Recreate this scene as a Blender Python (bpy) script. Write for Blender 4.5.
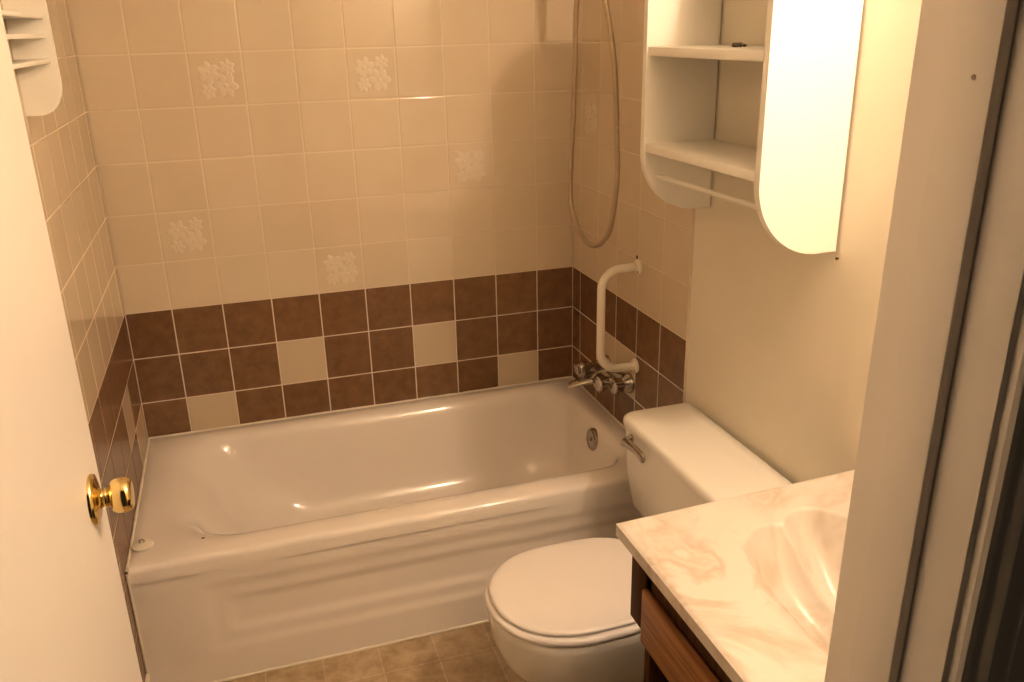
import bpy, bmesh, math, random
from mathutils import Vector, Matrix

# ------------------------------------------------------------------ scene, camera, light
for o in list(bpy.data.objects):
    bpy.data.objects.remove(o)
SC = bpy.context.scene
COL = SC.collection
PI = math.pi

cam_data = bpy.data.cameras.new('camera')
cam = bpy.data.objects.new('camera', cam_data)
COL.objects.link(cam)
YAW, PITCH, ROLL = 0.3045, -0.3508, -0.0224
fwd = Vector((math.sin(YAW)*math.cos(PITCH), math.cos(YAW)*math.cos(PITCH), math.sin(PITCH)))
rt = Vector((math.cos(YAW), -math.sin(YAW), 0))
up = rt.cross(fwd)
rt2 = math.cos(ROLL)*rt + math.sin(ROLL)*up
up2 = -math.sin(ROLL)*rt + math.cos(ROLL)*up
mat = Matrix((rt2, up2, -fwd)).transposed().to_4x4()
mat.translation = Vector((0.387, -2.816, 1.650))
cam.matrix_world = mat
cam_data.sensor_width = 36.0
cam_data.lens = 858.6/1024*36.0
cam_data.clip_start = 0.02
SC.camera = cam

world = bpy.data.worlds.new('dim_hall')
SC.world = world
world.use_nodes = True
wb = world.node_tree.nodes['Background']
wb.inputs[0].default_value = (1.0, 0.72, 0.45, 1)
wb.inputs[1].default_value = 0.006

SC.view_settings.view_transform = 'Standard'
SC.view_settings.look = 'None'
SC.view_settings.gamma = 1
SC.view_settings.use_curve_mapping = False
SC.view_settings.exposure = 1.74

BULB_COLOR = (1.0, 0.745, 0.525)
BULB_STRENGTH = 262.0
BULBS = [(1.46, -2.08, 2.083)]
BULB_R = 0.034

# ------------------------------------------------------------------ layout
T = 0.1542            # tile pitch
XR = 1.510            # right tile face
PX = 1.518            # right plaster face
ZB = 0.828            # top of the brown tile band
CEIL = 2.40
YN = -2.342           # near wall, bathroom side
YH = -2.453           # near wall, hall side
RIM = 0.395
TUBD = 0.785

# ------------------------------------------------------------------ materials
def newmat(name):
    m = bpy.data.materials.new(name)
    m.use_nodes = True
    nt = m.node_tree
    return m, nt, nt.nodes['Principled BSDF']

def N(nt, t, **kw):
    n = nt.nodes.new(t)
    for k, v in kw.items():
        setattr(n, k, v)
    return n

def plain(name, col, rough=0.5, metal=0.0, var=0.04, scale=6.0, bump=0.0, bscale=60.0, coat=0.0, spec=0.5):
    m, nt, b = newmat(name)
    tc = N(nt, 'ShaderNodeTexCoord')
    nz = N(nt, 'ShaderNodeTexNoise')
    nz.inputs['Scale'].default_value = scale
    nz.inputs['Detail'].default_value = 4
    nt.links.new(tc.outputs['Object'], nz.inputs['Vector'])
    mx = N(nt, 'ShaderNodeMix', data_type='RGBA')
    mx.inputs[6].default_value = (*[c*(1-var) for c in col], 1)
    mx.inputs[7].default_value = (*[min(1, c*(1+var)) for c in col], 1)
    nt.links.new(nz.outputs['Fac'], mx.inputs[0])
    nt.links.new(mx.outputs[2], b.inputs['Base Color'])
    b.inputs['Roughness'].default_value = rough
    b.inputs['Metallic'].default_value = metal
    b.inputs['Specular IOR Level'].default_value = spec
    if coat:
        b.inputs['Coat Weight'].default_value = coat
        b.inputs['Coat Roughness'].default_value = 0.08
    if bump:
        n2 = N(nt, 'ShaderNodeTexNoise')
        n2.inputs['Scale'].default_value = bscale
        n2.inputs['Detail'].default_value = 3
        nt.links.new(tc.outputs['Object'], n2.inputs['Vector'])
        bp = N(nt, 'ShaderNodeBump')
        bp.inputs['Strength'].default_value = bump
        bp.inputs['Distance'].default_value = 0.004
        nt.links.new(n2.outputs['Fac'], bp.inputs['Height'])
        nt.links.new(bp.outputs['Normal'], b.inputs['Normal'])
    return m

def tile_mat(name, c1, c2, rough, scale, rndamt, bump=0.05):
    """glazed tile: mottled colour plus a per-tile tone read from the face attribute 'tone'"""
    m, nt, b = newmat(name)
    tc = N(nt, 'ShaderNodeTexCoord')
    nz = N(nt, 'ShaderNodeTexNoise')
    nz.inputs['Scale'].default_value = scale
    nz.inputs['Detail'].default_value = 6
    nz.inputs['Roughness'].default_value = 0.62
    nt.links.new(tc.outputs['Object'], nz.inputs['Vector'])
    at = N(nt, 'ShaderNodeAttribute', attribute_name='tone')
    ma = N(nt, 'ShaderNodeMath', operation='MULTIPLY_ADD')
    ma.inputs[1].default_value = rndamt
    nt.links.new(at.outputs['Fac'], ma.inputs[0])
    nt.links.new(nz.outputs['Fac'], ma.inputs[2])
    cr = N(nt, 'ShaderNodeValToRGB')
    cr.color_ramp.elements[0].position = 0.25
    cr.color_ramp.elements[0].color = (*c1, 1)
    cr.color_ramp.elements[1].position = 0.80
    cr.color_ramp.elements[1].color = (*c2, 1)
    nt.links.new(ma.outputs[0], cr.inputs['Fac'])
    nt.links.new(cr.outputs['Color'], b.inputs['Base Color'])
    b.inputs['Roughness'].default_value = rough
    n2 = N(nt, 'ShaderNodeTexNoise')
    n2.inputs['Scale'].default_value = 9
    n2.inputs['Detail'].default_value = 2
    nt.links.new(tc.outputs['Object'], n2.inputs['Vector'])
    bp = N(nt, 'ShaderNodeBump')
    bp.inputs['Strength'].default_value = bump
    bp.inputs['Distance'].default_value = 0.01
    nt.links.new(n2.outputs['Fac'], bp.inputs['Height'])
    nt.links.new(bp.outputs['Normal'], b.inputs['Normal'])
    return m

def wood_mat(name, c1, c2, axis='Y', rough=0.35, spec=0.25):
    m, nt, b = newmat(name)
    tc = N(nt, 'ShaderNodeTexCoord')
    mp = N(nt, 'ShaderNodeMapping')
    sc = {'X': (1.2, 22, 22), 'Y': (22, 1.2, 22), 'Z': (22, 22, 1.2)}[axis]
    mp.inputs['Scale'].default_value = sc
    nt.links.new(tc.outputs['Object'], mp.inputs['Vector'])
    nz = N(nt, 'ShaderNodeTexNoise')
    nz.inputs['Scale'].default_value = 2.2
    nz.inputs['Detail'].default_value = 7
    nz.inputs['Distortion'].default_value = 1.2
    nt.links.new(mp.outputs['Vector'], nz.inputs['Vector'])
    cr = N(nt, 'ShaderNodeValToRGB')
    cr.color_ramp.elements[0].position = 0.36
    cr.color_ramp.elements[0].color = (*c1, 1)
    cr.color_ramp.elements[1].position = 0.62
    cr.color_ramp.elements[1].color = (*c2, 1)
    nt.links.new(nz.outputs['Fac'], cr.inputs['Fac'])
    nt.links.new(cr.outputs['Color'], b.inputs['Base Color'])
    b.inputs['Roughness'].default_value = rough
    b.inputs['Specular IOR Level'].default_value = spec
    return m

def marble_mat():
    m, nt, b = newmat('cultured_marble')
    tc = N(nt, 'ShaderNodeTexCoord')
    n1 = N(nt, 'ShaderNodeTexNoise')
    n1.inputs['Scale'].default_value = 3.6
    n1.inputs['Detail'].default_value = 4
    n1.inputs['Roughness'].default_value = 0.55
    n1.inputs['Distortion'].default_value = 2.2
    nt.links.new(tc.outputs['Object'], n1.inputs['Vector'])
    c1 = N(nt, 'ShaderNodeValToRGB')
    e = c1.color_ramp.elements
    e[0].position = 0.30; e[0].color = (0.67, 0.61, 0.535, 1)
    e[1].position = 0.74; e[1].color = (0.69, 0.635, 0.56, 1)
    x = e.new(0.40); x.color = (0.68, 0.62, 0.545, 1)
    x = e.new(0.50); x.color = (0.50, 0.385, 0.285, 1)
    x = e.new(0.57); x.color = (0.65, 0.575, 0.49, 1)
    x = e.new(0.62); x.color = (0.57, 0.47, 0.375, 1)
    x = e.new(0.67); x.color = (0.68, 0.62, 0.545, 1)
    nt.links.new(n1.outputs['Fac'], c1.inputs['Fac'])
    n2 = N(nt, 'ShaderNodeTexNoise')
    n2.inputs['Scale'].default_value = 3.4
    n2.inputs['Detail'].default_value = 2
    n2.inputs['Distortion'].default_value = 1.5
    mp = N(nt, 'ShaderNodeMapping')
    mp.inputs['Location'].default_value = (3.1, 1.7, 0)
    nt.links.new(tc.outputs['Object'], mp.inputs['Vector'])
    nt.links.new(mp.outputs['Vector'], n2.inputs['Vector'])
    c2 = N(nt, 'ShaderNodeValToRGB')
    c2.color_ramp.elements[0].position = 0.34
    c2.color_ramp.elements[0].color = (0, 0, 0, 1)
    c2.color_ramp.elements[1].position = 0.54
    c2.color_ramp.elements[1].color = (0.75, 0.75, 0.75, 1)
    nt.links.new(n2.outputs['Fac'], c2.inputs['Fac'])
    mx = N(nt, 'ShaderNodeMix', data_type='RGBA')
    mx.inputs[6].default_value = (0.68, 0.625, 0.55, 1)
    nt.links.new(c2.outputs['Color'], mx.inputs[0])
    nt.links.new(c1.outputs['Color'], mx.inputs[7])
    nt.links.new(mx.outputs[2], b.inputs['Base Color'])
    b.inputs['Roughness'].default_value = 0.28
    return m

def vinyl_mat():
    """sheet vinyl printed as stone squares"""
    m, nt, b = newmat('stone_vinyl')
    tc = N(nt, 'ShaderNodeTexCoord')
    br = N(nt, 'ShaderNodeTexBrick')
    br.offset = 0.0
    br.squash = 1.0
    br.inputs['Scale'].default_value = 1.0
    br.inputs['Brick Width'].default_value = 0.155
    br.inputs['Row Height'].default_value = 0.155
    br.inputs['Mortar Size'].default_value = 0.0022
    br.inputs['Mortar Smooth'].default_value = 0.5
    br.inputs['Color1'].default_value = (0.50, 0.37, 0.22, 1)
    br.inputs['Color2'].default_value = (0.64, 0.50, 0.33, 1)
    br.inputs['Mortar'].default_value = (0.72, 0.60, 0.46, 1)
    mp = N(nt, 'ShaderNodeMapping')
    mp.inputs['Location'].default_value = (0.017, -0.03, 0)
    nt.links.new(tc.outputs['Object'], mp.inputs['Vector'])
    nt.links.new(mp.outputs['Vector'], br.inputs['Vector'])
    nz = N(nt, 'ShaderNodeTexNoise')
    nz.inputs['Scale'].default_value = 16
    nz.inputs['Detail'].default_value = 8
    nz.inputs['Roughness'].default_value = 0.68
    nt.links.new(tc.outputs['Object'], nz.inputs['Vector'])
    cr = N(nt, 'ShaderNodeValToRGB')
    cr.color_ramp.elements[0].position = 0.30
    cr.color_ramp.elements[0].color = (0.45, 0.36, 0.26, 1)
    cr.color_ramp.elements[1].position = 0.66
    cr.color_ramp.elements[1].color = (1.0, 1.0, 1.0, 1)
    nt.links.new(nz.outputs['Fac'], cr.inputs['Fac'])
    mx = N(nt, 'ShaderNodeMix', data_type='RGBA', blend_type='MULTIPLY')
    mx.inputs[0].default_value = 0.85
    nt.links.new(br.outputs['Color'], mx.inputs[6])
    nt.links.new(cr.outputs['Color'], mx.inputs[7])
    nt.links.new(mx.outputs[2], b.inputs['Base Color'])
    b.inputs['Roughness'].default_value = 0.38
    return m

def hose_mat():
    m, nt, b = newmat('ribbed_steel')
    tc = N(nt, 'ShaderNodeTexCoord')
    wv = N(nt, 'ShaderNodeTexWave')
    wv.bands_direction = 'Z'
    wv.inputs['Scale'].default_value = 55
    nt.links.new(tc.outputs['Object'], wv.inputs['Vector'])
    bp = N(nt, 'ShaderNodeBump')
    bp.inputs['Strength'].default_value = 0.5
    bp.inputs['Distance'].default_value = 0.002
    nt.links.new(wv.outputs['Fac'], bp.inputs['Height'])
    nt.links.new(bp.outputs['Normal'], b.inputs['Normal'])
    b.inputs['Base Color'].default_value = (0.50, 0.40, 0.28, 1)
    b.inputs['Metallic'].default_value = 0.85
    b.inputs['Roughness'].default_value = 0.30
    return m

M_CREAM = tile_mat('cream_glaze', (0.70, 0.57, 0.41), (0.76, 0.64, 0.48), 0.075, 3.0, 0.35, 0.02)
M_FLORAL = tile_mat('cream_relief_glaze', (0.75, 0.635, 0.49), (0.80, 0.69, 0.545), 0.22, 3.0, 0.3)
M_BROWN = tile_mat('brown_glaze', (0.150, 0.072, 0.034), (0.270, 0.145, 0.073), 0.24, 24.0, 0.20)
M_PALE = tile_mat('plain_pale_glaze', (0.60, 0.48, 0.33), (0.64, 0.52, 0.37), 0.20, 2.0, 0.2)
M_GROUT = plain('pale_grout', (0.76, 0.64, 0.49), 0.7, var=0.08, scale=20)
M_PAINT = plain('cream_wall_paint', (0.84, 0.77, 0.63), 0.55, bump=0.12, bscale=140)
M_CEIL = plain('ceiling_paint', (0.88, 0.85, 0.79), 0.8, bump=0.1)
M_TRIM = plain('semi_gloss_trim_paint', (0.86, 0.79, 0.70), 0.38, var=0.03)
M_DOOR = plain('door_paint', (0.78, 0.73, 0.67), 0.35, var=0.02, scale=2)
M_TUB = plain('tub_enamel', (0.89, 0.82, 0.755), 0.13, var=0.02, scale=3, coat=0.3)
M_WC = plain('toilet_china', (0.87, 0.83, 0.75), 0.14, var=0.015, scale=3, coat=0.3)
M_SEAT = plain('seat_plastic', (0.86, 0.80, 0.76), 0.28, var=0.01, scale=3)
M_WHITE = plain('white_cabinet_paint', (0.90, 0.86, 0.77), 0.45, var=0.03, scale=8, bump=0.06)
M_CHROME = plain('worn_chrome', (0.46, 0.41, 0.36), 0.16, metal=1.0, var=0.15, scale=40)
M_BRASS = plain('polished_brass', (0.86, 0.66, 0.28), 0.12, metal=1.0, var=0.06)
M_BARPAINT = plain('white_enamel_tube', (0.84, 0.77, 0.64), 0.30, var=0.04, scale=30)
M_DARK = wood_mat('dark_stained_wood', (0.045, 0.018, 0.007), (0.085, 0.036, 0.015), 'Z', 0.6, 0.08)
M_WOOD = wood_mat('brown_stained_oak', (0.17, 0.062, 0.020), (0.34, 0.150, 0.055), 'Y', 0.4, 0.15)
M_MARBLE = marble_mat()
M_FLOOR = vinyl_mat()
M_CAULK = plain('white_caulk', (0.82, 0.74, 0.62), 0.5, var=0.08, scale=30)
M_RUST = plain('rusty_screw_metal', (0.10, 0.05, 0.02), 0.7, var=0.3, scale=200)
M_FILLED = plain('painted_nail_head', (0.40, 0.29, 0.19), 0.6)
M_CLIP = plain('dark_plastic', (0.06, 0.03, 0.012), 0.3, var=0.3, scale=90)
M_RUBBER = plain('off_white_rubber', (0.82, 0.76, 0.64), 0.4, var=0.03)
M_HOSE = hose_mat()
M_HALL = plain('hall_wall_paint', (0.42, 0.34, 0.25), 0.7)

M_BULB, _nt, _b = newmat('lit_bulb_glass')
_b.inputs['Base Color'].default_value = (1, 0.9, 0.75, 1)
_b.inputs['Emission Color'].default_value = (*BULB_COLOR, 1)
_b.inputs['Emission Strength'].default_value = BULB_STRENGTH

# ------------------------------------------------------------------ mesh helpers
def link(name, bm, mats, parent=None, smooth=True, angle=35):
    me = bpy.data.meshes.new(name)
    bmesh.ops.recalc_face_normals(bm, faces=bm.faces)
    bm.to_mesh(me)
    bm.free()
    if not isinstance(mats, (list, tuple)):
        mats = [mats]
    for m in mats:
        me.materials.append(m)
    if smooth:
        for p in me.polygons:
            p.use_smooth = True
        me.set_sharp_from_angle(angle=math.radians(angle))
    o = bpy.data.objects.new(name, me)
    COL.objects.link(o)
    if parent is not None:
        o.parent = parent
        o.matrix_parent_inverse = parent_inv(parent)
    return o

def parent_inv(p):
    w = Matrix.Translation(p.location) @ p.rotation_euler.to_matrix().to_4x4()
    q = p.parent
    if q is not None:
        w = parent_inv(q).inverted() @ p.matrix_parent_inverse @ w
    return w.inverted()

def empty(name, loc):
    o = bpy.data.objects.new(name, None)
    o.location = loc
    o.empty_display_size = 0.05
    COL.objects.link(o)
    return o

def tag(o, label=None, cat=None, group=None, kind=None):
    if label: o['label'] = label
    if cat: o['category'] = cat
    if group: o['group'] = group
    if kind: o['kind'] = kind
    return o

def box(bm, x0, x1, y0, y1, z0, z1, bev=0.0, seg=2, mi=0):
    vs = [bm.verts.new((x, y, z)) for x in (x0, x1) for y in (y0, y1) for z in (z0, z1)]
    idx = [(0, 1, 3, 2), (4, 6, 7, 5), (0, 4, 5, 1), (2, 3, 7, 6), (0, 2, 6, 4), (1, 5, 7, 3)]
    fs = [bm.faces.new([vs[i] for i in f]) for f in idx]
    for f in fs:
        f.material_index = mi
    if bev > 0:
        es = list({e for f in fs for e in f.edges})
        r = bmesh.ops.bevel(bm, geom=es, offset=bev, segments=seg, affect='EDGES', profile=0.5)
        for f in r['faces']:
            f.material_index = mi

def loft(bm, rings, cap0=True, cap1=True, closed=True, mi=0):
    vr = [[bm.verts.new(p) for p in r] for r in rings]
    n = len(rings[0])
    for a, b in zip(vr[:-1], vr[1:]):
        for i in range(n if closed else n-1):
            j = (i+1) % n
            f = bm.faces.new((a[i], a[j], b[j], b[i]))
            f.material_index = mi
    if cap0:
        bm.faces.new(list(reversed(vr[0]))).material_index = mi
    if cap1:
        bm.faces.new(vr[-1]).material_index = mi
    return vr

def tube(bm, pts, r, n=12, cap=True, mi=0):
    """round tube along pts, r a number or a list"""
    pts = [Vector(p) for p in pts]
    rs = r if isinstance(r, (list, tuple)) else [r]*len(pts)
    d = (pts[1]-pts[0]).normalized()
    ref = Vector((0, 0, 1)) if abs(d.z) < 0.9 else Vector((1, 0, 0))
    u = (ref - d*ref.dot(d)).normalized()
    rings = []
    for i, p in enumerate(pts):
        if i == 0: t = pts[1]-pts[0]
        elif i == len(pts)-1: t = pts[-1]-pts[-2]
        else: t = pts[i+1]-pts[i-1]
        t.normalize()
        u = (u - t*u.dot(t)).normalized()
        v = t.cross(u)
        rings.append([p + rs[i]*(math.cos(a)*u + math.sin(a)*v) for a in [2*PI*k/n for k in range(n)]])
    loft(bm, rings, cap, cap, mi=mi)

def lathe(bm, prof, origin, axis, n=32, mi=0):
    """prof: (distance along axis, radius)"""
    a = Vector(axis).normalized()
    ref = Vector((0, 0, 1)) if abs(a.z) < 0.9 else Vector((1, 0, 0))
    u = (ref - a*ref.dot(a)).normalized()
    v = a.cross(u)
    o = Vector(origin)
    rings = [[o + a*h + max(r, 1e-5)*(math.cos(t)*u + math.sin(t)*v) for t in [2*PI*k/n for k in range(n)]] for h, r in prof]
    loft(bm, rings, True, True, mi=mi)

def smooth_path(ctrl, sub=10):
    """Catmull-Rom through control points"""
    P = [Vector(p) for p in ctrl]
    P = [2*P[0]-P[1]] + P + [2*P[-1]-P[-2]]
    out = []
    for i in range(1, len(P)-2):
        a, b, c, d = P[i-1:i+3]
        for k in range(sub):
            t = k/sub
            out.append(0.5*((2*b) + (c-a)*t + (2*a-5*b+4*c-d)*t*t + (3*b-a-3*c+d)*t**3))
    out.append(P[-2])
    return out

def rrect(x0, x1, y0, y1, r, z, n=14, m=16):
    """rounded rectangle ring, 4 corner arcs of n points and m points along each side; r may be 4 radii (x1y1,x0y1,x0y0,x1y0)"""
    R = r if isinstance(r, (list, tuple)) else [r]*4
    cs = [(x1-R[0], y1-R[0], 0, R[0]), (x0+R[1], y1-R[1], PI/2, R[1]), (x0+R[2], y0+R[2], PI, R[2]), (x1-R[3], y0+R[3], 1.5*PI, R[3])]
    pts = []
    for q in range(4):
        cx, cy, a0, rr = cs[q]
        arc = [Vector((cx+rr*math.cos(a0+PI/2*k/n), cy+rr*math.sin(a0+PI/2*k/n), z)) for k in range(n+1)]
        pts += arc
        nx, ny, na, nr = cs[(q+1) % 4]
        e = Vector((nx+nr*math.cos(na), ny+nr*math.sin(na), z))
        for k in range(1, m):
            pts.append(arc[-1].lerp(e, k/m))
    return pts

def smoothstep(a, b, x):
    t = max(0.0, min(1.0, (x-a)/(b-a)))
    return t*t*(3-2*t)

# ------------------------------------------------------------------ room shell
def shell(name, x0, x1, y0, y1, z0, z1, m):
    bm = bmesh.new()
    box(bm, x0, x1, y0, y1, z0, z1)
    return tag(link(name, bm, m, smooth=False), kind='structure')

wall_back = shell('wall_back', -0.11, 1.62, 0.008, 0.11, 0, CEIL, M_PAINT)
wall_right = shell('wall_right', PX, 1.62, YH, 0.008, 0, CEIL, M_PAINT)
wall_left = shell('wall_left', -0.11, -0.008, YH, 0.008, 0, CEIL, M_PAINT)
shell('floor', -0.11, 1.62, YH, 0.11, -0.05, 0, M_FLOOR)
shell('ceiling', -0.11, 1.62, YH, 0.11, CEIL, CEIL+0.08, M_CEIL)
tag(wall_back, 'back wall behind the bathtub, cream tile over a brown tile band', 'wall')
tag(wall_right, 'painted wall behind the toilet, tiled at its far end', 'wall')
tag(wall_left, 'tiled wall beside the open door', 'wall')

JL, JR, JT = 0.128, 0.813, 2.045      # clear door opening
bm = bmesh.new()
box(bm, -0.11, JL-0.018, YH, YN, 0, CEIL)
box(bm, JR+0.018, 1.62, YH, YN, 0, CEIL)
box(bm, JL-0.018, JR+0.018, YH, YN, JT+0.018, CEIL)
tag(link('wall_near', bm, M_PAINT, smooth=False), kind='structure')

# ------------------------------------------------------------------ tile fields
def tile_field(name, parent, place, ub, zb, classify, seed, field_depth=0.008):
    """place(u, z, d): point on the wall, d = distance out of the plaster.  One mesh: grout bed plus a bevelled tile per cell."""
    rnd = random.Random(seed)
    bm = bmesh.new()
    tone = bm.faces.layers.float.new('tone')
    def quad(pts, mi, tn):
        f = bm.faces.new([bm.verts.new(place(*p)) for p in pts])
        f.material_index = mi
        f[tone] = tn
        return f
    u0, u1, z0, z1 = ub[0], ub[-1], zb[0], zb[-1]
    g = field_depth - 0.0009
    quad([(u0, z0, g), (u1, z0, g), (u1, z1, g), (u0, z1, g)], 0, 0)
    for a, b in (((u0, z0), (u1, z0)), ((u1, z0), (u1, z1)), ((u1, z1), (u0, z1)), ((u0, z1), (u0, z0))):
        quad([(a[0], a[1], 0), (b[0], b[1], 0), (b[0], b[1], g), (a[0], a[1], g)], 0, 0)
    for i in range(len(ub)-1):
        for j in range(len(zb)-1):
            k = classify(i, j)
            tn = rnd.uniform(-0.5, 0.5)
            gap = 0.0017 if k != 1 and k != 3 else 0.0015
            a0, a1, b0, b1 = ub[i]+gap, ub[i+1]-gap, zb[j]+gap, zb[j+1]-gap
            if a1-a0 < 0.004 or b1-b0 < 0.004:
                continue
            e = min(0.0026, (a1-a0)/4, (b1-b0)/4)
            cor = [(a0, b0), (a1, b0), (a1, b1), (a0, b1)]
            tx, tz = rnd.gauss(0, 0.0012), rnd.gauss(0, 0.0012)
            cu, cz = (a0+a1)/2, (b0+b1)/2
            def dep(u, z, base):
                return base + (u-cu)*tx + (z-cz)*tz
            outer = [bm.verts.new(place(u, z, g-0.0003)) for u, z in cor]
            mid = [bm.verts.new(place(u+(e*0.35 if u < cu else -e*0.35), z+(e*0.35 if z < cz else -e*0.35), dep(u, z, field_depth-0.0003))) for u, z in cor]
            inner = [bm.verts.new(place(u+(e if u < cu else -e), z+(e if z < cz else -e), dep(u, z, field_depth))) for u, z in cor]
            for A, B in ((outer, mid), (mid, inner)):
                for q in range(4):
                    f = bm.faces.new((A[q], A[(q+1) % 4], B[(q+1) % 4], B[q]))
                    f.material_index = min(k, 1) if k == 4 else k; f[tone] = tn
            f = bm.faces.new(inner)
            f.material_index = min(k, 1) if k == 4 else k; f[tone] = tn
            if k == 4:
                flower_relief(bm, tone, place, cu, cz, field_depth, rnd, tn)
    o = link(name, bm, [M_GROUT, M_CREAM, M_BROWN, M_PALE, M_FLORAL], parent, smooth=False)
    for p in o.data.polygons:                 # glazed faces stay flat, only the raised flowers are shaded smooth
        p.use_smooth = p.material_index == 4
    return o

def dome(bm, tone, place, cu, cz, d, L, W, ang, h, tn):
    """low oval petal rising h above the tile face"""
    n = 10
    ca, sa = math.cos(ang), math.sin(ang)
    rings = []
    for s, hh in ((1.0, -0.0002), (0.86, 0.62), (0.55, 0.95)):
        ring = []
        for k in range(n):
            t = 2*PI*k/n
            a, b = L*s*math.cos(t), W*s*math.sin(t)*(1-0.25*math.cos(t))
            ring.append(bm.verts.new(place(cu+a*ca-b*sa, cz+a*sa+b*ca, d+hh*h)))
        rings.append(ring)
    for A, B in zip(rings[:-1], rings[1:]):
        for k in range(n):
            f = bm.faces.new((A[k], A[(k+1) % n], B[(k+1) % n], B[k]))
            f.material_index = 4; f[tone] = tn
    f = bm.faces.new(rings[-1])
    f.material_index = 4; f[tone] = tn

def flower_relief(bm, tone, place, cu, cz, d, rnd, tn):
    heads = [(-0.024, 0.018, 0.033), (0.022, -0.020, 0.036), (0.030, 0.032, 0.024), (-0.030, -0.034, 0.024)]
    for hu, hz, R in heads:
        a0 = rnd.uniform(0, 2*PI)
        for k in range(6):
            a = a0 + 2*PI*k/6
            dome(bm, tone, place, cu+hu+R*0.55*math.cos(a), cz+hz+R*0.55*math.sin(a), d, R*0.50, R*0.36, a, 0.0014, tn)
        dome(bm, tone, place, cu+hu, cz+hz, d, R*0.24, R*0.24, 0, 0.0022, tn)
    for k in range(9):
        u, z = rnd.uniform(-0.048, 0.048), rnd.uniform(-0.048, 0.048)
        dome(bm, tone, place, cu+u, cz+z, d, 0.012, 0.0045, rnd.uniform(0, PI), 0.0012, tn)

zb = [0.0] + [ZB - k*T for k in range(5, 0, -1)] + [ZB + k*T for k in range(0, 11)]
zb = [z for z in zb if z < CEIL-0.01] + [CEIL]
J0 = 6      # index of the first cream row (row -1 in the notes); band rows are below it
def row_of(j): return J0 - 1 - j       # 0 = top brown row, 1, 2 below it; negative = cream rows above

w0 = 0.8941*T
ub_back = [0.0, w0] + [w0 + k*T for k in range(1, 9)] + [XR]
FLORAL_B = {(2, -5), (5, -5), (7, -3), (1, -2), (4, -1), (8, -7), (0, -7)}
PALE_B = {(3, 1), (6, 1), (1, 2), (8, 2)}
def cls_back(i, j):
    r = row_of(j)
    if r < 0: return 4 if (i, r) in FLORAL_B else 1
    return 3 if (i, r) in PALE_B else 2
tile_field('tile_panel', wall_back, lambda u, z, d: (u, 0.008-d, z), ub_back, zb, cls_back, 11)

ub_r = [0.0] + [0.4624*T + k*T for k in range(0, 6)]
def cls_right(i, j):
    r = row_of(j)
    if r < 0: return 4 if (i, r) in {(1, -4), (4, -7)} else 1
    return 3 if (i, r) in {(2, 1), (3, 1)} else 2
tile_field('tile_panel', wall_right, lambda u, z, d: (PX-d, -u, z), ub_r, zb, cls_right, 23)

ub_l = [0.0, 0.052] + [0.052 + k*T for k in range(1, 7)]
def cls_left(i, j):
    r = row_of(j)
    if r < 0: return 4 if (i, r) in {(3, -6)} else 1
    return 3 if (i, r) in {(2, 1), (1, 2), (0, 2)} else 2
tile_field('tile_panel', wall_left, lambda u, z, d: (-0.008+d, -u, z), ub_l, zb, cls_left, 37)

# ------------------------------------------------------------------ bathtub
tub = tag(empty('bathtub', (0.755, -TUBD/2, 0)), 'almond enamel bathtub built in below the brown tile band', 'bathtub')
X0, X1, Y0, Y1 = 0.003, 1.507, -TUBD, -0.003
bm = bmesh.new()
R0 = 0.004
rings = [
    rrect(X0, X1, Y0, Y1, R0, 0.345),
    rrect(X0, X1, Y0, Y1, R0, RIM-0.016),
    rrect(X0+0.001, X1-0.001, Y0+0.002, Y1-0.001, R0, RIM-0.009),
    rrect(X0+0.002, X1-0.002, Y0+0.007, Y1-0.002, R0, RIM-0.003),
    rrect(X0+0.004, X1-0.004, Y0+0.016, Y1-0.004, R0, RIM),
    rrect(0.034, 1.464, -0.722, -0.044, (.10, .14, .21, .11), RIM),
    rrect(0.048, 1.455, -0.710, -0.052, (.10, .14, .21, .11), RIM-0.0012),
    rrect(0.066, 1.447, -0.698, -0.060, (.10, .14, .21, .11), RIM-0.0045),
    rrect(0.086, 1.440, -0.687, -0.067, (.10, .14, .21, .11), RIM-0.0105),
    rrect(0.106, 1.434, -0.678, -0.074, (.10, .14, .21, .11), RIM-0.020),
    rrect(0.126, 1.429, -0.671, -0.081, (.10, .15, .21, .11), RIM-0.034),
    rrect(0.150, 1.425, -0.664, -0.087, (.10, .15, .21, .11), RIM-0.060),
    rrect(0.190, 1.417, -0.654, -0.096, (.10, .16, .18, .10), 0.280),
    rrect(0.235, 1.408, -0.643, -0.106, (.11, .18, .20, .11), 0.200),
    rrect(0.275, 1.398, -0.630, -0.118, (.12, .19, .21, .12), 0.145),
    rrect(0.308, 1.384, -0.612, -0.135, (.12, .19, .21, .12), 0.110),
    rrect(0.345, 1.360, -0.588, -0.160, (.11, .18, .20, .11), 0.085),
    rrect(0.395, 1.325, -0.555, -0.195, (.09, .15, .16, .09), 0.070),
    rrect(0.450, 1.250, -0.500, -0.255, (.06, .10, .10, .06), 0.063),
    rrect(0.560, 1.150, -0.430, -0.325, (.03, .04, .04, .03), 0.061),
]
loft(bm, rings, cap0=False, cap1=True)
link('basin', bm, M_TUB, tub, angle=60)

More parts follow.
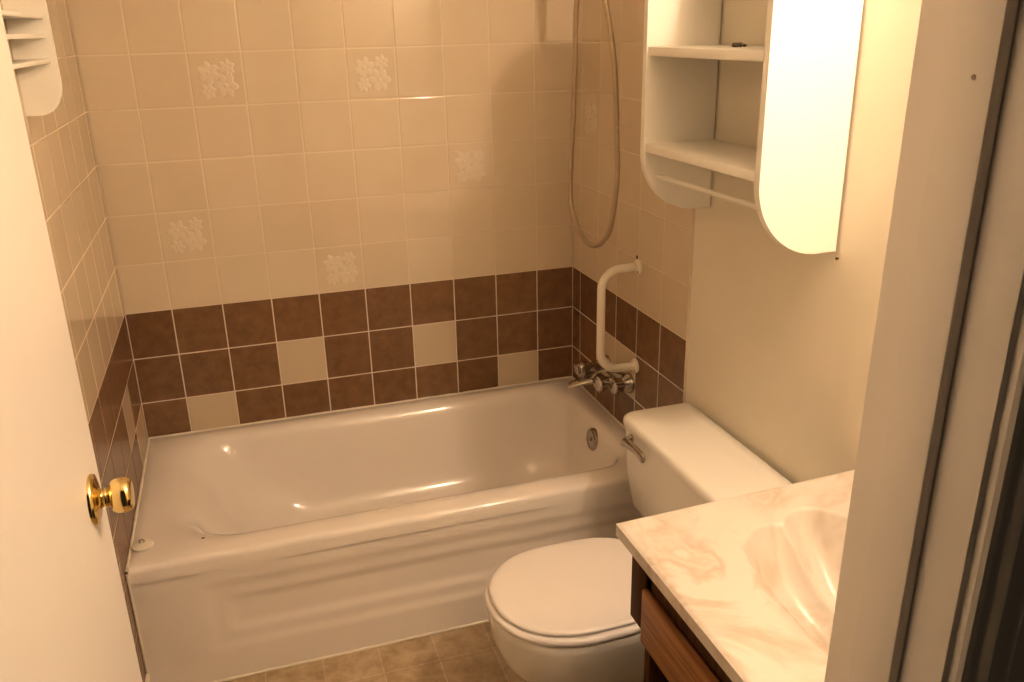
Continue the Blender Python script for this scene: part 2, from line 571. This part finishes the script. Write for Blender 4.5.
# apron with a shallow recessed panel
bm = bmesh.new()
nx, nz = 110, 44
def apron_in(x, z):
    dx = min(x-0.165, 1.47-x); dz = min(z-0.095, 0.315-z)
    s = 0.0
    d = min(dx, dz) if min(dx, dz) < 0.03 else (min(dx, dz))
    s += 0.005*smoothstep(0.0, 0.03, d)
    s += 0.006*smoothstep(0.050, 0.080, d)
    return s
g = [[bm.verts.new((X0+(X1-X0)*i/nx, Y0+apron_in(X0+(X1-X0)*i/nx, 0.347*k/nz), 0.347*k/nz)) for k in range(nz+1)] for i in range(nx+1)]
for i in range(nx):
    for k in range(nz):
        bm.faces.new((g[i][k], g[i+1][k], g[i+1][k+1], g[i][k+1]))
yb = Y0+0.06
for i0, i1 in ((0, 0), (nx, nx)):
    a = [g[i0][k] for k in range(nz+1)]
    b0 = bm.verts.new((g[i0][0].co.x, yb, 0)); b1 = bm.verts.new((g[i0][0].co.x, yb, 0.347))
    bm.faces.new(a + [b1, b0])
link('apron', bm, M_TUB, tub, angle=60)

# overflow plate, drain, caulk, chip
ov = Vector((1.4225, -0.405, 0.335))
ax = Vector((-1, 0, 0.10)).normalized()
bm = bmesh.new()
lathe(bm, [(-0.006, 0.039), (0.003, 0.039), (0.007, 0.036), (0.009, 0.031), (0.007, 0.029), (0.0075, 0.010), (0.0075, 0.0)], ov, ax, 32)
lathe(bm, [(0.008, 0.006), (0.0105, 0.0055), (0.0115, 0.0)], ov, ax, 16)
o = link('overflow_plate', bm, M_CHROME, tub); o['label'] = 'round chrome overflow plate'
bm = bmesh.new()
lathe(bm, [(-0.003, 0.030), (0.002, 0.030), (0.003, 0.026), (0.0015, 0.020), (0.0015, 0.0)], (1.21, -0.378, 0.0625), (0, 0, 1), 28)
o = link('drain', bm, M_CHROME, tub); o['label'] = 'chrome drain ring'
bm = bmesh.new()
def bead(p, q, r, n=40, seed=1):
    rr = random.Random(seed)
    tube(bm, [Vector(p).lerp(Vector(q), k/n)+Vector((0, 0, rr.uniform(-.0006, .0006))) for k in range(n+1)], [r*rr.uniform(.8, 1.2) for k in range(n+1)], 8)
bead((0.006, -0.006, RIM+0.001), (1.504, -0.006, RIM+0.001), 0.004, seed=2)
bead((0.004, -0.006, RIM+0.001), (0.004, -0.780, RIM-0.002), 0.004, seed=3)
bead((1.506, -0.006, RIM+0.001), (1.506, -0.780, RIM-0.002), 0.004, seed=4)
bead((0.004, Y0-0.001, 0.003), (1.506, Y0-0.001, 0.003), 0.0042, seed=5)
bead((0.003, Y0-0.0005, 0.0), (0.003, Y0-0.0005, RIM-0.012), 0.0032, seed=6)
o = link('caulk_bead', bm, M_CAULK, tub); o['label'] = 'white caulk line'
bm = bmesh.new()
bmesh.ops.create_icosphere(bm, subdivisions=2, radius=1.0, matrix=Matrix.Translation((0.184, -0.694, RIM+0.0005)) @ Matrix.Diagonal((0.005, 0.0025, 0.0015, 1)))
o = link('enamel_chip', bm, M_RUST, tub); o['label'] = 'small dark chip in the enamel'

# rubber stopper lying on the rim corner
st = tag(empty('tub_stopper', (0.031, -0.683, RIM)), 'round off-white rubber stopper lying on the tub rim by the door', 'tub stopper')
bm = bmesh.new()
lathe(bm, [(0, 0.026), (0.003, 0.028), (0.006, 0.027), (0.009, 0.020), (0.011, 0.008), (0.011, 0.0)], (0.034, -0.683, RIM+0.001), (0, 0, 1), 32)
link('disc', bm, M_RUBBER, st)
bm = bmesh.new()
ringp = [Vector((0.034+0.006*math.cos(t), -0.683+0.001*math.sin(t), RIM+0.016+0.006*math.sin(t))) for t in [2*PI*k/16 for k in range(17)]]
tube(bm, ringp, 0.0012, 8)
o = link('pull_ring', bm, M_CHROME, st); o['label'] = 'tiny metal pull ring'

# ------------------------------------------------------------------ bath mixer on the right wall
fc = tag(empty('bath_faucet', (XR, -0.43, 0.55)), 'worn chrome two-handle bath faucet on the tiled wall over the tub', 'faucet')
FZ = 0.566
bm = bmesh.new()
tube(bm, [(1.462, -0.318, FZ-0.002), (1.458, -0.38, FZ+0.002), (1.456, -0.43, FZ), (1.458, -0.48, FZ), (1.464, -0.515, FZ)], [0.017, 0.022, 0.026, 0.022, 0.017], 24)
link('body', bm, M_CHROME, fc)
for fy, fz in ((-0.322, FZ-0.002), (-0.500, FZ)):
    bm = bmesh.new()
    lathe(bm, [(-0.001, 0.034), (0.004, 0.034), (0.014, 0.031), (0.024, 0.022), (0.050, 0.017)], (XR, fy, fz), (-1, 0, 0), 28)
    link('wall_flange', bm, M_CHROME, fc)
def ribbed(bm, base, axis, R, L, ribs):
    a = Vector(axis).normalized()
    lathe(bm, [(0, R*0.62), (L*0.20, R*0.62), (L*0.26, R*0.94), (L*0.40, R), (L*0.86, R), (L*0.96, R*0.84), (L, R*0.5), (L*1.01, 0)], base, a, 28)
    ref = Vector((0, 0, 1)) if abs(a.z) < 0.9 else Vector((1, 0, 0))
    u = (ref-a*ref.dot(a)).normalized(); v = a.cross(u)
    for k in range(ribs):
        t = 2*PI*k/ribs
        c = Vector(base) + R*0.97*(math.cos(t)*u+math.sin(t)*v)
        tube(bm, [c+a*L*0.38, c+a*L*0.90], R*0.15, 6)
bm = bmesh.new()
tube(bm, smooth_path([(1.468, -0.352, FZ+0.004), (1.436, -0.358, FZ+0.004), (1.412, -0.364, FZ+0.003), (1.404, -0.366, FZ-0.004)], 5), 0.014, 16)
ribbed(bm, (1.402, -0.366, FZ-0.012), (-0.12, 0, 1), 0.0235, 0.050, 10)
link('handle', bm, M_CHROME, fc)
bm = bmesh.new()
ribbed(bm, (1.490, -0.500, FZ-0.002), (-1, -0.15, 0), 0.0235, 0.048, 14)
link('handle', bm, M_CHROME, fc)
bm = bmesh.new()
sp = smooth_path([(1.448, -0.418, FZ-0.006), (1.420, -0.408, FZ-0.012), (1.388, -0.396, FZ-0.019), (1.356, -0.386, FZ-0.027), (1.342, -0.382, FZ-0.033)], 8)
rings = []
for i, p in enumerate(sp):
    t = i/(len(sp)-1)
    hw, hh = 0.016+0.008*math.sin(t*PI*0.85), 0.013-0.005*t
    rings.append([p+Vector((0.3*hw*math.cos(a), hw*math.cos(a), hh*math.sin(a))) for a in [2*PI*k/20 for k in range(20)]])
loft(bm, rings)
link('spout', bm, M_CHROME, fc)
bm = bmesh.new()
ribbed(bm, (1.450, -0.462, FZ), (-1, -0.2, -0.05), 0.0255, 0.046, 9)
link('diverter_knob', bm, M_CHROME, fc)
bm = bmesh.new()
tube(bm, smooth_path([(1.412, -0.420, FZ+0.002), (1.420, -0.440, FZ+0.024), (1.442, -0.462, FZ+0.038), (1.470, -0.476, FZ+0.036), (1.494, -0.480, FZ+0.026), (XR, -0.480, FZ+0.018)], 8), 0.006, 12)
link('riser_pipe', bm, M_CHROME, fc)

# ------------------------------------------------------------------ grab bar
gb = tag(empty('grab_bar', (XR, -0.54, 0.64)), 'white bent tube grab bar on the tiled wall above the faucet', 'grab bar')
GY, gx, zt, zl, R = -0.538, 1.388, 0.962, 0.640, 0.062
bm = bmesh.new()
pts = [(XR-0.002, GY, zt), (1.48, GY, zt)]
pts += [(gx+R-R*math.sin(a), GY, zt-R+R*math.cos(a)) for a in [PI/2*k/10 for k in range(11)]]
pts += [(gx, GY, zt-R-(zt-zl-2*R)*k/4) for k in range(1, 4)]
pts += [(gx+R-R*math.cos(a), GY, zl+R-R*math.sin(a)) for a in [PI/2*k/10 for k in range(11)]]
pts += [(1.48, GY, zl), (XR-0.002, GY, zl)]
tube(bm, pts, 0.0128, 18)
link('bar', bm, M_BARPAINT, gb)
for z in (zt, zl):
    bm = bmesh.new()
    lathe(bm, [(-0.001, 0.0225), (0.006, 0.0225), (0.009, 0.020), (0.011, 0.0135)], (XR, GY, z), (-1, 0, 0), 28)
    fl = link('flange', bm, M_BARPAINT, gb)
    for dy in (-0.0185, 0.0185):
        bm = bmesh.new()
        lathe(bm, [(0.005, 0.0042), (0.0095, 0.0042), (0.0105, 0.002), (0.0105, 0.0)], (XR, GY+dy*0.55, z-abs(dy)*0.72), (-1, 0, 0), 12)
        s = link('screw', bm, M_RUST, fl); s['label'] = 'rusty screw'
bm = bmesh.new()
lathe(bm, [(-0.002, 0.006), (0.0012, 0.006), (0.002, 0.004), (0.001, 0.002), (0.001, 0)], (XR, -0.524, 0.987), (-1, 0, 0), 14)
o = tag(link('screw_anchor', bm, M_RUST), 'dark empty screw anchor in the tile just above the grab bar', 'screw anchor')

# ------------------------------------------------------------------ shower hose
sh = tag(empty('shower_hose', (1.42, -0.36, 1.0)), 'looped metal shower hose hanging in the tiled corner', 'shower hose')
HX = 1.412
ctrl = [(1.455, -0.325, 1.960), (1.428, -0.286, 1.86), (HX, -0.270, 1.72), (HX, -0.258, 1.55), (HX, -0.243, 1.37), (HX, -0.220, 1.18), (HX, -0.232, 1.10),
        (HX, -0.282, 1.043), (HX, -0.355, 1.008), (HX, -0.430, 1.011), (HX, -0.497, 1.043), (HX, -0.546, 1.10), (HX, -0.581, 1.235), (HX, -0.574, 1.34), (HX, -0.563, 1.455), (HX, -0.537, 1.585), (HX, -0.478, 1.713), (1.400, -0.425, 1.82), (1.392, -0.405, 1.885)]
bm = bmesh.new()
tube(bm, smooth_path(ctrl, 14), 0.0078, 12)
link('hose', bm, M_HOSE, sh)
bm = bmesh.new()
lathe(bm, [(-0.001, 0.03), (0.005, 0.03), (0.010, 0.014), (0.07, 0.0115), (0.075, 0.0)], (XR, -0.330, 1.965), (-1, 0, 0), 24)
link('wall_outlet', bm, M_CHROME, sh)
bm = bmesh.new()
tube(bm, smooth_path([(1.392, -0.405, 1.87), (1.390, -0.402, 1.95), (1.384, -0.402, 2.02), (1.36, -0.402, 2.07)], 6), [0.010]*6+[0.012]*6+[0.016]*7, 16)
lathe(bm, [(0, 0.016), (0.02, 0.036), (0.03, 0.038), (0.034, 0.034), (0.034, 0.0)], (1.368, -0.402, 2.062), (-0.8, 0, -0.5), 24)
tube(bm, [(1.384, -0.402, 1.99), (XR, -0.402, 1.99)], 0.010, 12)
lathe(bm, [(-0.001, 0.026), (0.006, 0.026), (0.010, 0.012)], (XR, -0.402, 1.99), (-1, 0, 0), 20)
link('hand_shower', bm, M_CHROME, sh)

# ------------------------------------------------------------------ toilet
TY = -1.213
wc = tag(empty('toilet', (1.15, TY, 0)), 'white round-front toilet with closed lid between tub and vanity', 'toilet')
def d_ring(xf, xb, hw, z, n=56, back=0.55, yc=TY, pw=2.15):
    """plan outline: rounded front towards -X, squarer back"""
    xm = xf + hw*1.12
    out = []
    for k in range(n):
        t = 2*PI*k/n
        c, s = math.cos(t), math.sin(t)
        if c < 0:
            x = xm - (xm-xf)*abs(c)**(2/pw); y = hw*math.copysign(abs(s)**(2/pw), s)
        else:
            p = 2/(2+3*back)
            x = xm + (xb-xm)*abs(c)**p; y = hw*math.copysign(abs(s)**p, s)*(1-0.10*abs(c)**1.5)
        out.append(Vector((x, yc+y, z)))
    return out
bm = bmesh.new()
loft(bm, [d_ring(0.945, 1.400, 0.118, 0.0), d_ring(0.945, 1.400, 0.118, 0.02), d_ring(0.960, 1.390, 0.106, 0.05), d_ring(0.955, 1.385, 0.108, 0.11),
          d_ring(0.915, 1.385, 0.130, 0.16), d_ring(0.872, 1.385, 0.157, 0.205), d_ring(0.842, 1.385, 0.173, 0.25), d_ring(0.827, 1.385, 0.181, 0.30),
          d_ring(0.823, 1.385, 0.1835, 0.345), d_ring(0.822, 1.385, 0.184, 0.362), d_ring(0.826, 1.383, 0.182, 0.3685), d_ring(0.85, 1.36, 0.16, 0.370)])
link('bowl', bm, M_WC, wc, angle=50)
bm = bmesh.new()
loft(bm, [d_ring(0.825, 1.245, 0.182, 0.3705), d_ring(0.820, 1.247, 0.1855, 0.374), d_ring(0.8195, 1.247, 0.186, 0.381), d_ring(0.822, 1.246, 0.184, 0.386), d_ring(0.828, 1.243, 0.179, 0.3885)])
link('seat', bm, M_SEAT, wc, angle=50)
bm = bmesh.new()
loft(bm, [d_ring(0.836, 1.252, 0.168, 0.3915), d_ring(0.830, 1.255, 0.173, 0.393), d_ring(0.829, 1.256, 0.1745, 0.397), d_ring(0.831, 1.255, 0.1725, 0.4005), d_ring(0.837, 1.252, 0.168, 0.4025), d_ring(0.846, 1.246, 0.160, 0.4035), d_ring(0.90, 1.20, 0.11, 0.4050)])
link('lid', bm, M_SEAT, wc, angle=50)
for s in (-1, 1):
    bm = bmesh.new()
    box(bm, 1.245, 1.290, TY+s*0.075-0.018, TY+s*0.075+0.018, 0.3685, 0.404, 0.006, 3)
    link('hinge', bm, M_SEAT, wc)
bm = bmesh.new()
TC = -1.182
def tk(x0, x1, hw, z, r): return rrect(x0, x1, TC-hw, TC+hw, r, z, 8, 6)
loft(bm, [tk(1.350, 1.488, 0.245, 0.372, 0.03), tk(1.330, 1.494, 0.268, 0.380, 0.03), tk(1.322, 1.495, 0.278, 0.400, 0.028), tk(1.309, 1.496, 0.289, 0.50, 0.022), tk(1.304, 1.496, 0.293, 0.632, 0.020)])
link('tank', bm, M_WC, wc, angle=50)
bm = bmesh.new()
def tl(x0, x1, hw, z): return rrect(x0, x1, TC-hw, TC+hw, (.010, .034, .034, .010), z, 8, 6)
loft(bm, [tl(1.306, 1.497, 0.291, 0.630), tl(1.297, 1.500, 0.300, 0.633), tl(1.295, 1.502, 0.302, 0.645), tl(1.2965, 1.502, 0.3005, 0.656), tl(1.302, 1.501, 0.295, 0.6625), tl(1.312, 1.498, 0.286, 0.6655), tl(1.36, 1.47, 0.23, 0.6670)])
link('tank_lid', bm, M_WC, wc, angle=50)
bm = bmesh.new()
lathe(bm, [(-0.004, 0.012), (0.006, 0.012), (0.010, 0.008), (0.022, 0.007)], (1.3060, -0.944, 0.612), (-1, 0, 0), 20)
lp = smooth_path([(1.284, -0.932, 0.597), (1.280, -0.952, 0.608), (1.277, -0.985, 0.616), (1.276, -1.030, 0.620), (1.277, -1.072, 0.616)], 6)
rings = []
for i, p in enumerate(lp):
    t = i/(len(lp)-1)
    h = 0.0120+0.003*t; w = 0.0075
    if i in (0, len(lp)-1): h *= 0.6; w *= 0.6
    rings.append([p+Vector((w*math.cos(a), 0, h*math.sin(a))) for a in [2*PI*k/14 for k in range(14)]])
loft(bm, rings)
o = link('flush_lever', bm, M_CHROME, wc); o['label'] = 'chrome flush lever'

# ------------------------------------------------------------------ vanity
VX, VY0, VY1, VT = 0.966, -2.332, -1.580, 0.800      # counter front, near end, far end, top height
va = tag(empty('vanity_cabinet', (1.25, -1.98, 0)), 'dark wood vanity cabinet with a brown drawer front under the marble counter', 'vanity cabinet')
bm = bmesh.new()
fx = 0.998
cy0, cy1 = VY0+0.008, -1.648
box(bm, fx+0.02, PX-0.002, cy1-0.018, cy1, 0.0, 0.773)          # far side panel
box(bm, fx+0.02, PX-0.002, cy0, cy0+0.018, 0.0, 0.773)          # near side panel
box(bm, fx+0.06, PX-0.002, cy0+0.018, cy1-0.018, 0.08, 0.098)   # floor of the cabinet
box(bm, PX-0.012, PX-0.002, cy0+0.018, cy1-0.018, 0.098, 0.773) # back
box(bm, fx+0.07, fx+0.085, cy0+0.018, cy1-0.018, 0.0, 0.08)     # toe board
link('carcass', bm, M_DARK, va, smooth=False)
bm = bmesh.new()
box(bm, fx, fx+0.02, cy0, cy1, 0.695, 0.773, 0.0015)
box(bm, fx, fx+0.02, cy0, cy1, 0.575, 0.592, 0.0015)
box(bm, fx, fx+0.02, cy0, cy1, 0.08, 0.115, 0.0015)
box(bm, fx, fx+0.02, cy1-0.020, cy1, 0.115, 0.773, 0.0015)
box(bm, fx, fx+0.02, cy0, cy0+0.04, 0.115, 0.773, 0.0015)
link('face_frame', bm, M_DARK, va)
bm = bmesh.new()
box(bm, fx-0.004, fx+0.02, cy1+0.001, -1.592, 0.598, 0.773, 0.002)
link('filler_strip', bm, M_DARK, va)
bm = bmesh.new()
box(bm, fx-0.014, fx-0.0005, cy0+0.03, cy1-0.006, 0.588, 0.702, 0.004, 3)
o = link('drawer_front', bm, M_WOOD, va); o['label'] = 'lighter brown wood drawer front'

# one-piece counter with a shell-shaped bowl
vt = empty('vanity_counter', (1.25, -1.95, 0.773))
tag(vt, 'cream and tan swirled marble counter with a shell-shaped sink', 'vanity counter')
CX, CY = 1.285, -1.945
bm = bmesh.new()
NX, NY = 200, 290
def shell_depth(x, y):
    dx, dy = x-CX, y-CY
    rx = 0.215 if dx < 0 else 0.178
    ry = 0.285
    th = math.atan2(dy/ry, dx/rx)
    r = math.hypot(dx/rx, dy/ry)
    lob = math.sqrt(math.sin(th*4-0.817)**2+0.006)             # eight scallops, cusps between them
    fr_ = smoothstep(2.45, 2.85, abs(th))       # the bowl runs out more gently to the front
    edge = 0.86 + 0.14*(lob**0.55*(1-fr_)+0.55*fr_)
    q = r/edge
    if q >= 1.06:
        return 0.0
    t = max(0.0, min(1.0, (1.03-q)/0.90))
    d = 0.124*((1-(1-t)**3.0)*(1-fr_)+fr_*smoothstep(0, 0.85, t))
    flute = (1-0.75*fr_)*(lob**0.6-0.62)*0.034*smoothstep(0.10, 0.40, r)*smoothstep(1.03, 0.90, q)
    return max(0.0, d+flute)*smoothstep(1.05, 0.99, q)
g = []
ys = [VY0 + (VY1-VY0)*j/NY for j in range(NY+1)]
xs = [VX + (PX-0.001-VX)*i/NX for i in range(NX+1)]
def edge_drop(x, y):
    e = min(x-VX, VY1-y)
    return 0.004*(1-smoothstep(0.0, 0.007, e)) if e < 0.007 else 0.0
for x in xs:
    sk = 0.022*(x-VX)/(PX-VX)                   # the far end is not quite square to the wall
    g.append([bm.verts.new((x, y+sk*smoothstep(-1.72, VY1, y), VT-shell_depth(x, y)-edge_drop(x, y))) for y in ys])
for i in range(NX):
    for j in range(NY):
        bm.faces.new((g[i][j], g[i+1][j], g[i+1][j+1], g[i][j+1]))
zb_ = 0.773
loop = [g[i][0] for i in range(NX+1)] + [g[NX][j] for j in range(1, NY+1)] + [g[i][NY] for i in range(NX-1, -1, -1)] + [g[0][j] for j in range(NY-1, 0, -1)]
low = [bm.verts.new((v.co.x, v.co.y, zb_)) for v in loop]
n = len(loop)
for k in range(n):
    bm.faces.new((loop[k], low[k], low[(k+1) % n], loop[(k+1) % n]))
link('top', bm, M_MARBLE, vt, angle=50)
bm = bmesh.new()
lathe(bm, [(-0.004, 0.024), (0.002, 0.024), (0.003, 0.020), (0.001, 0.015), (0.001, 0)], (CX, CY, VT-0.119), (0, 0, 1), 24)
o = link('sink_drain', bm, M_CHROME, vt); o['label'] = 'chrome sink drain'

# ------------------------------------------------------------------ wall cabinet
wcab = tag(empty('wall_shelf_cabinet', (PX, -1.178, 1.213)), 'white wooden wall shelf with rounded side panels above the toilet', 'wall shelf')
CF, CB = 1.323, 1.513
CT, CBOT = 1.81, 1.213
def side_panel(y0, y1):
    rr = 0.150
    prof = [(CB, CBOT), (CB, CT)]
    n = 18
    ex, ez = 0.145, 0.150
    for k in range(n+1):
        a = PI/2*k/n
        prof.append((CF+0.12-0.12*math.sin(a), CT-0.12+0.12*math.cos(a)))
    for k in range(n+1):
        a = PI/2*k/n
        prof.append((CF+ex-ex*math.cos(a), CBOT+ez-ez*math.sin(a)))
    bm = bmesh.new()
    loft(bm, [[Vector((x, y, z)) for x, z in prof] for y in (y0, y1)])
    es = [e for e in bm.edges if abs(e.verts[0].co.y-e.verts[1].co.y) < 1e-6]
    bmesh.ops.bevel(bm, geom=es, offset=0.0018, segments=2, affect='EDGES')
    return link('side_panel', bm, M_WHITE, wcab, angle=40)
side_panel(-0.923, -0.905)
side_panel(-1.415, -1.397)
for zt_, nm in ((1.600, 'shelf'), (1.381, 'shelf'), (CT-0.03, 'top_board')):
    bm = bmesh.new()
    box(bm, CF+0.004 if nm == 'shelf' else CF+0.09, CB, -1.398, -0.922, zt_-0.020, zt_, 0.002)
    link(nm, bm, M_WHITE, wcab)
bm = bmesh.new()
tube(bm, [(1.364, -0.922, 1.301), (1.364, -1.398, 1.304)], 0.0055, 14)
link('towel_rod', bm, M_WHITE, wcab)

# small rack on the left wall, mostly behind the door
rk = tag(empty('wall_rack', (0, -0.94, 1.50)), 'small white wall rack with rounded sides beside the open door top', 'wall rack')
for y0 in (-0.832, -1.300):
    prof = [(0.0005, 1.502), (0.0005, 1.86), (0.076, 1.86), (0.076, 1.565)]
    prof += [(0.076-0.048+0.048*math.cos(PI/2*k/12), 1.565-0.063*math.sin(PI/2*k/12)) for k in range(1, 13)]
    bm = bmesh.new()
    loft(bm, [[Vector((x, y, z)) for x, z in prof] for y in (y0, y0+0.012)])
    link('side_panel', bm, M_WHITE, rk, angle=40)
for z in (1.610, 1.656, 1.692, 1.78):
    bm = bmesh.new()
    box(bm, 0.0005, 0.066, -1.289, -0.831, z-0.008, z, 0.0015)
    link('shelf', bm, M_WHITE, rk)

# little dark clip left on the upper shelf
cl = tag(empty('hair_clip', (1.40, -1.182, 1.600)), 'tiny dark clip lying on the upper shelf of the wall unit', 'hair clip')
bm = bmesh.new()
for s in (-1, 1):
    tube(bm, smooth_path([(1.415, -1.160, 1.6045), (1.408+s*0.004, -1.170, 1.607), (1.404+s*0.006, -1.182, 1.6068), (1.400+s*0.004, -1.202, 1.6035)], 5), 0.0028, 8)
    for k in range(4):
        y = -1.168-0.008*k
        tube(bm, [(1.406+s*0.005, y, 1.6068), (1.406+s*0.010, y, 1.6025)], 0.0014, 6)
link('jaws', bm, M_CLIP, cl)
bm = bmesh.new()
tube(bm, [(1.404, -1.160, 1.6045), (1.416, -1.160, 1.6045)], 0.0045, 10)
link('spring', bm, M_RUST, cl)

# nail in the wall under the shelf's near corner
bm = bmesh.new()
lathe(bm, [(-0.006, 0.0015), (0.004, 0.0015), (0.004, 0.0030), (0.0055, 0.0030), (0.006, 0)], (PX, -1.418, 1.199), (-1, 0, 0), 12)
tag(link('wall_nail', bm, M_RUST), 'tiny dark nail in the wall under the shelf unit corner', 'nail')

# ------------------------------------------------------------------ door leaf, knob
DFX, DE = 0.158, -1.652
door = tag(empty('door_1', (DFX-0.0175, YN, 0)), 'open cream door with a brass knob at the left', 'door', kind='structure')
bm = bmesh.new()
box(bm, DFX-0.035, DFX, YN+0.006, DE, 0.012, 2.035, 0.0006, 1)
link('leaf', bm, M_DOOR, door)
KY, KZ = -1.722, 1.088
kn = None
bm = bmesh.new()
lathe(bm, [(-0.002, 0.0335), (0.002, 0.0335), (0.005, 0.032), (0.007, 0.026), (0.009, 0.017), (0.011, 0.0125), (0.014, 0.0110), (0.016, 0.0135), (0.018, 0.0135), (0.020, 0.0115), (0.022, 0.0140), (0.0235, 0.0185),
           (0.026, 0.0212), (0.031, 0.0228), (0.037, 0.0232), (0.042, 0.0224), (0.046, 0.0205), (0.0480, 0.0175), (0.0488, 0.0120), (0.0485, 0.0)], (DFX, KY, KZ), (1, 0, 0), 48)
o = link('door_knob', bm, M_BRASS, door, angle=50); o['label'] = 'polished brass door knob'

# ------------------------------------------------------------------ door frame
fr = tag(empty('trim_1', (JR, (YN+YH)/2, 0)), 'cream painted door frame at the right edge', 'door frame', kind='structure')
def vbox(name, *a, bev=0.0015):
    bm = bmesh.new()
    box(bm, *a, bev, 2)
    return link(name, bm, M_TRIM, fr)
vbox('jamb', JR, JR+0.018, YH, YN, 0, JT)
vbox('jamb', JL-0.018, JL, YH, YN, 0, JT)
vbox('jamb', JL-0.018, JR+0.018, YH, YN, JT, JT+0.018)
s1 = vbox('stop', JR-0.010, JR, -2.418, -2.379, 0, JT, bev=0.0025)
vbox('stop', JL, JL+0.010, -2.418, -2.379, 0, JT, bev=0.0025)
vbox('stop', JL+0.010, JR-0.010, -2.418, -2.379, JT-0.010, JT, bev=0.0025)
bm = bmesh.new()
lathe(bm, [(-0.001, 0.0016), (0.0006, 0.0016), (0.0008, 0)], (JR-0.0128, -2.404, 1.617), (-1, 0, 0), 10)
o = link('nail_head', bm, M_FILLED, s1)
def casing(path_fn, name='casing'):
    prof = [(0.005, 0.0), (0.005, 0.006), (0.007, 0.009), (0.011, 0.010), (0.013, 0.0085), (0.016, 0.0085), (0.019, 0.012), (0.024, 0.0145), (0.030, 0.0145), (0.033, 0.0125), (0.036, 0.0125), (0.040, 0.0165), (0.055, 0.0175), (0.060, 0.016), (0.062, 0.012), (0.062, 0.0)]
    bm = bmesh.new()
    loft(bm, [[path_fn(u, d, e) for u, d in prof] for e in (0, 1)])
    return link(name, bm, M_TRIM, fr, angle=25)
casing(lambda u, d, e: Vector((JR+u, YH-d, 0 if e == 0 else JT+u)))
casing(lambda u, d, e: Vector((JL-u, YH-d, 0 if e == 0 else JT+u)))
casing(lambda u, d, e: Vector(((JL-u) if e == 0 else (JR+u), YH-d, JT+u)))

# the old frame leans a little out of plumb
for o in fr.children:
    if o.type == 'MESH' and o.name.split('.')[0] in ('jamb', 'stop', 'casing'):
        for v in o.data.vertices:
            if v.co.x > 0.7:
                v.co.x += (v.co.z-1.817)*0.0138

# baseboards
bm = bmesh.new()
box(bm, 0.0, 0.012, YN+0.001, -TUBD-0.006, 0.0, 0.085, 0.003)
tag(link('baseboard_left', bm, M_TRIM), kind='structure')
bm = bmesh.new()
box(bm, PX-0.012, PX, -1.646, -0.86, 0.0, 0.085, 0.003)
tag(link('baseboard_right', bm, M_TRIM), kind='structure')

# ------------------------------------------------------------------ lamp over the vanity
lm = tag(empty('vanity_light', (PX, -2.08, 2.083)), 'round globe lamp on the wall above the vanity counter', 'vanity light')
bm = bmesh.new()
lathe(bm, [(0, 0.062), (0.012, 0.062), (0.010, 0.055), (0.010, 0.030), (0.030, 0.024), (0.045, 0.016)], (PX, -2.08, 2.083), (-1, 0, 0), 32)
link('wall_mount', bm, M_CHROME, lm)
for bx in BULBS:
    bm = bmesh.new()
    bmesh.ops.create_uvsphere(bm, u_segments=32, v_segments=18, radius=BULB_R, matrix=Matrix.Translation(bx))
    link('globe', bm, M_BULB, lm)
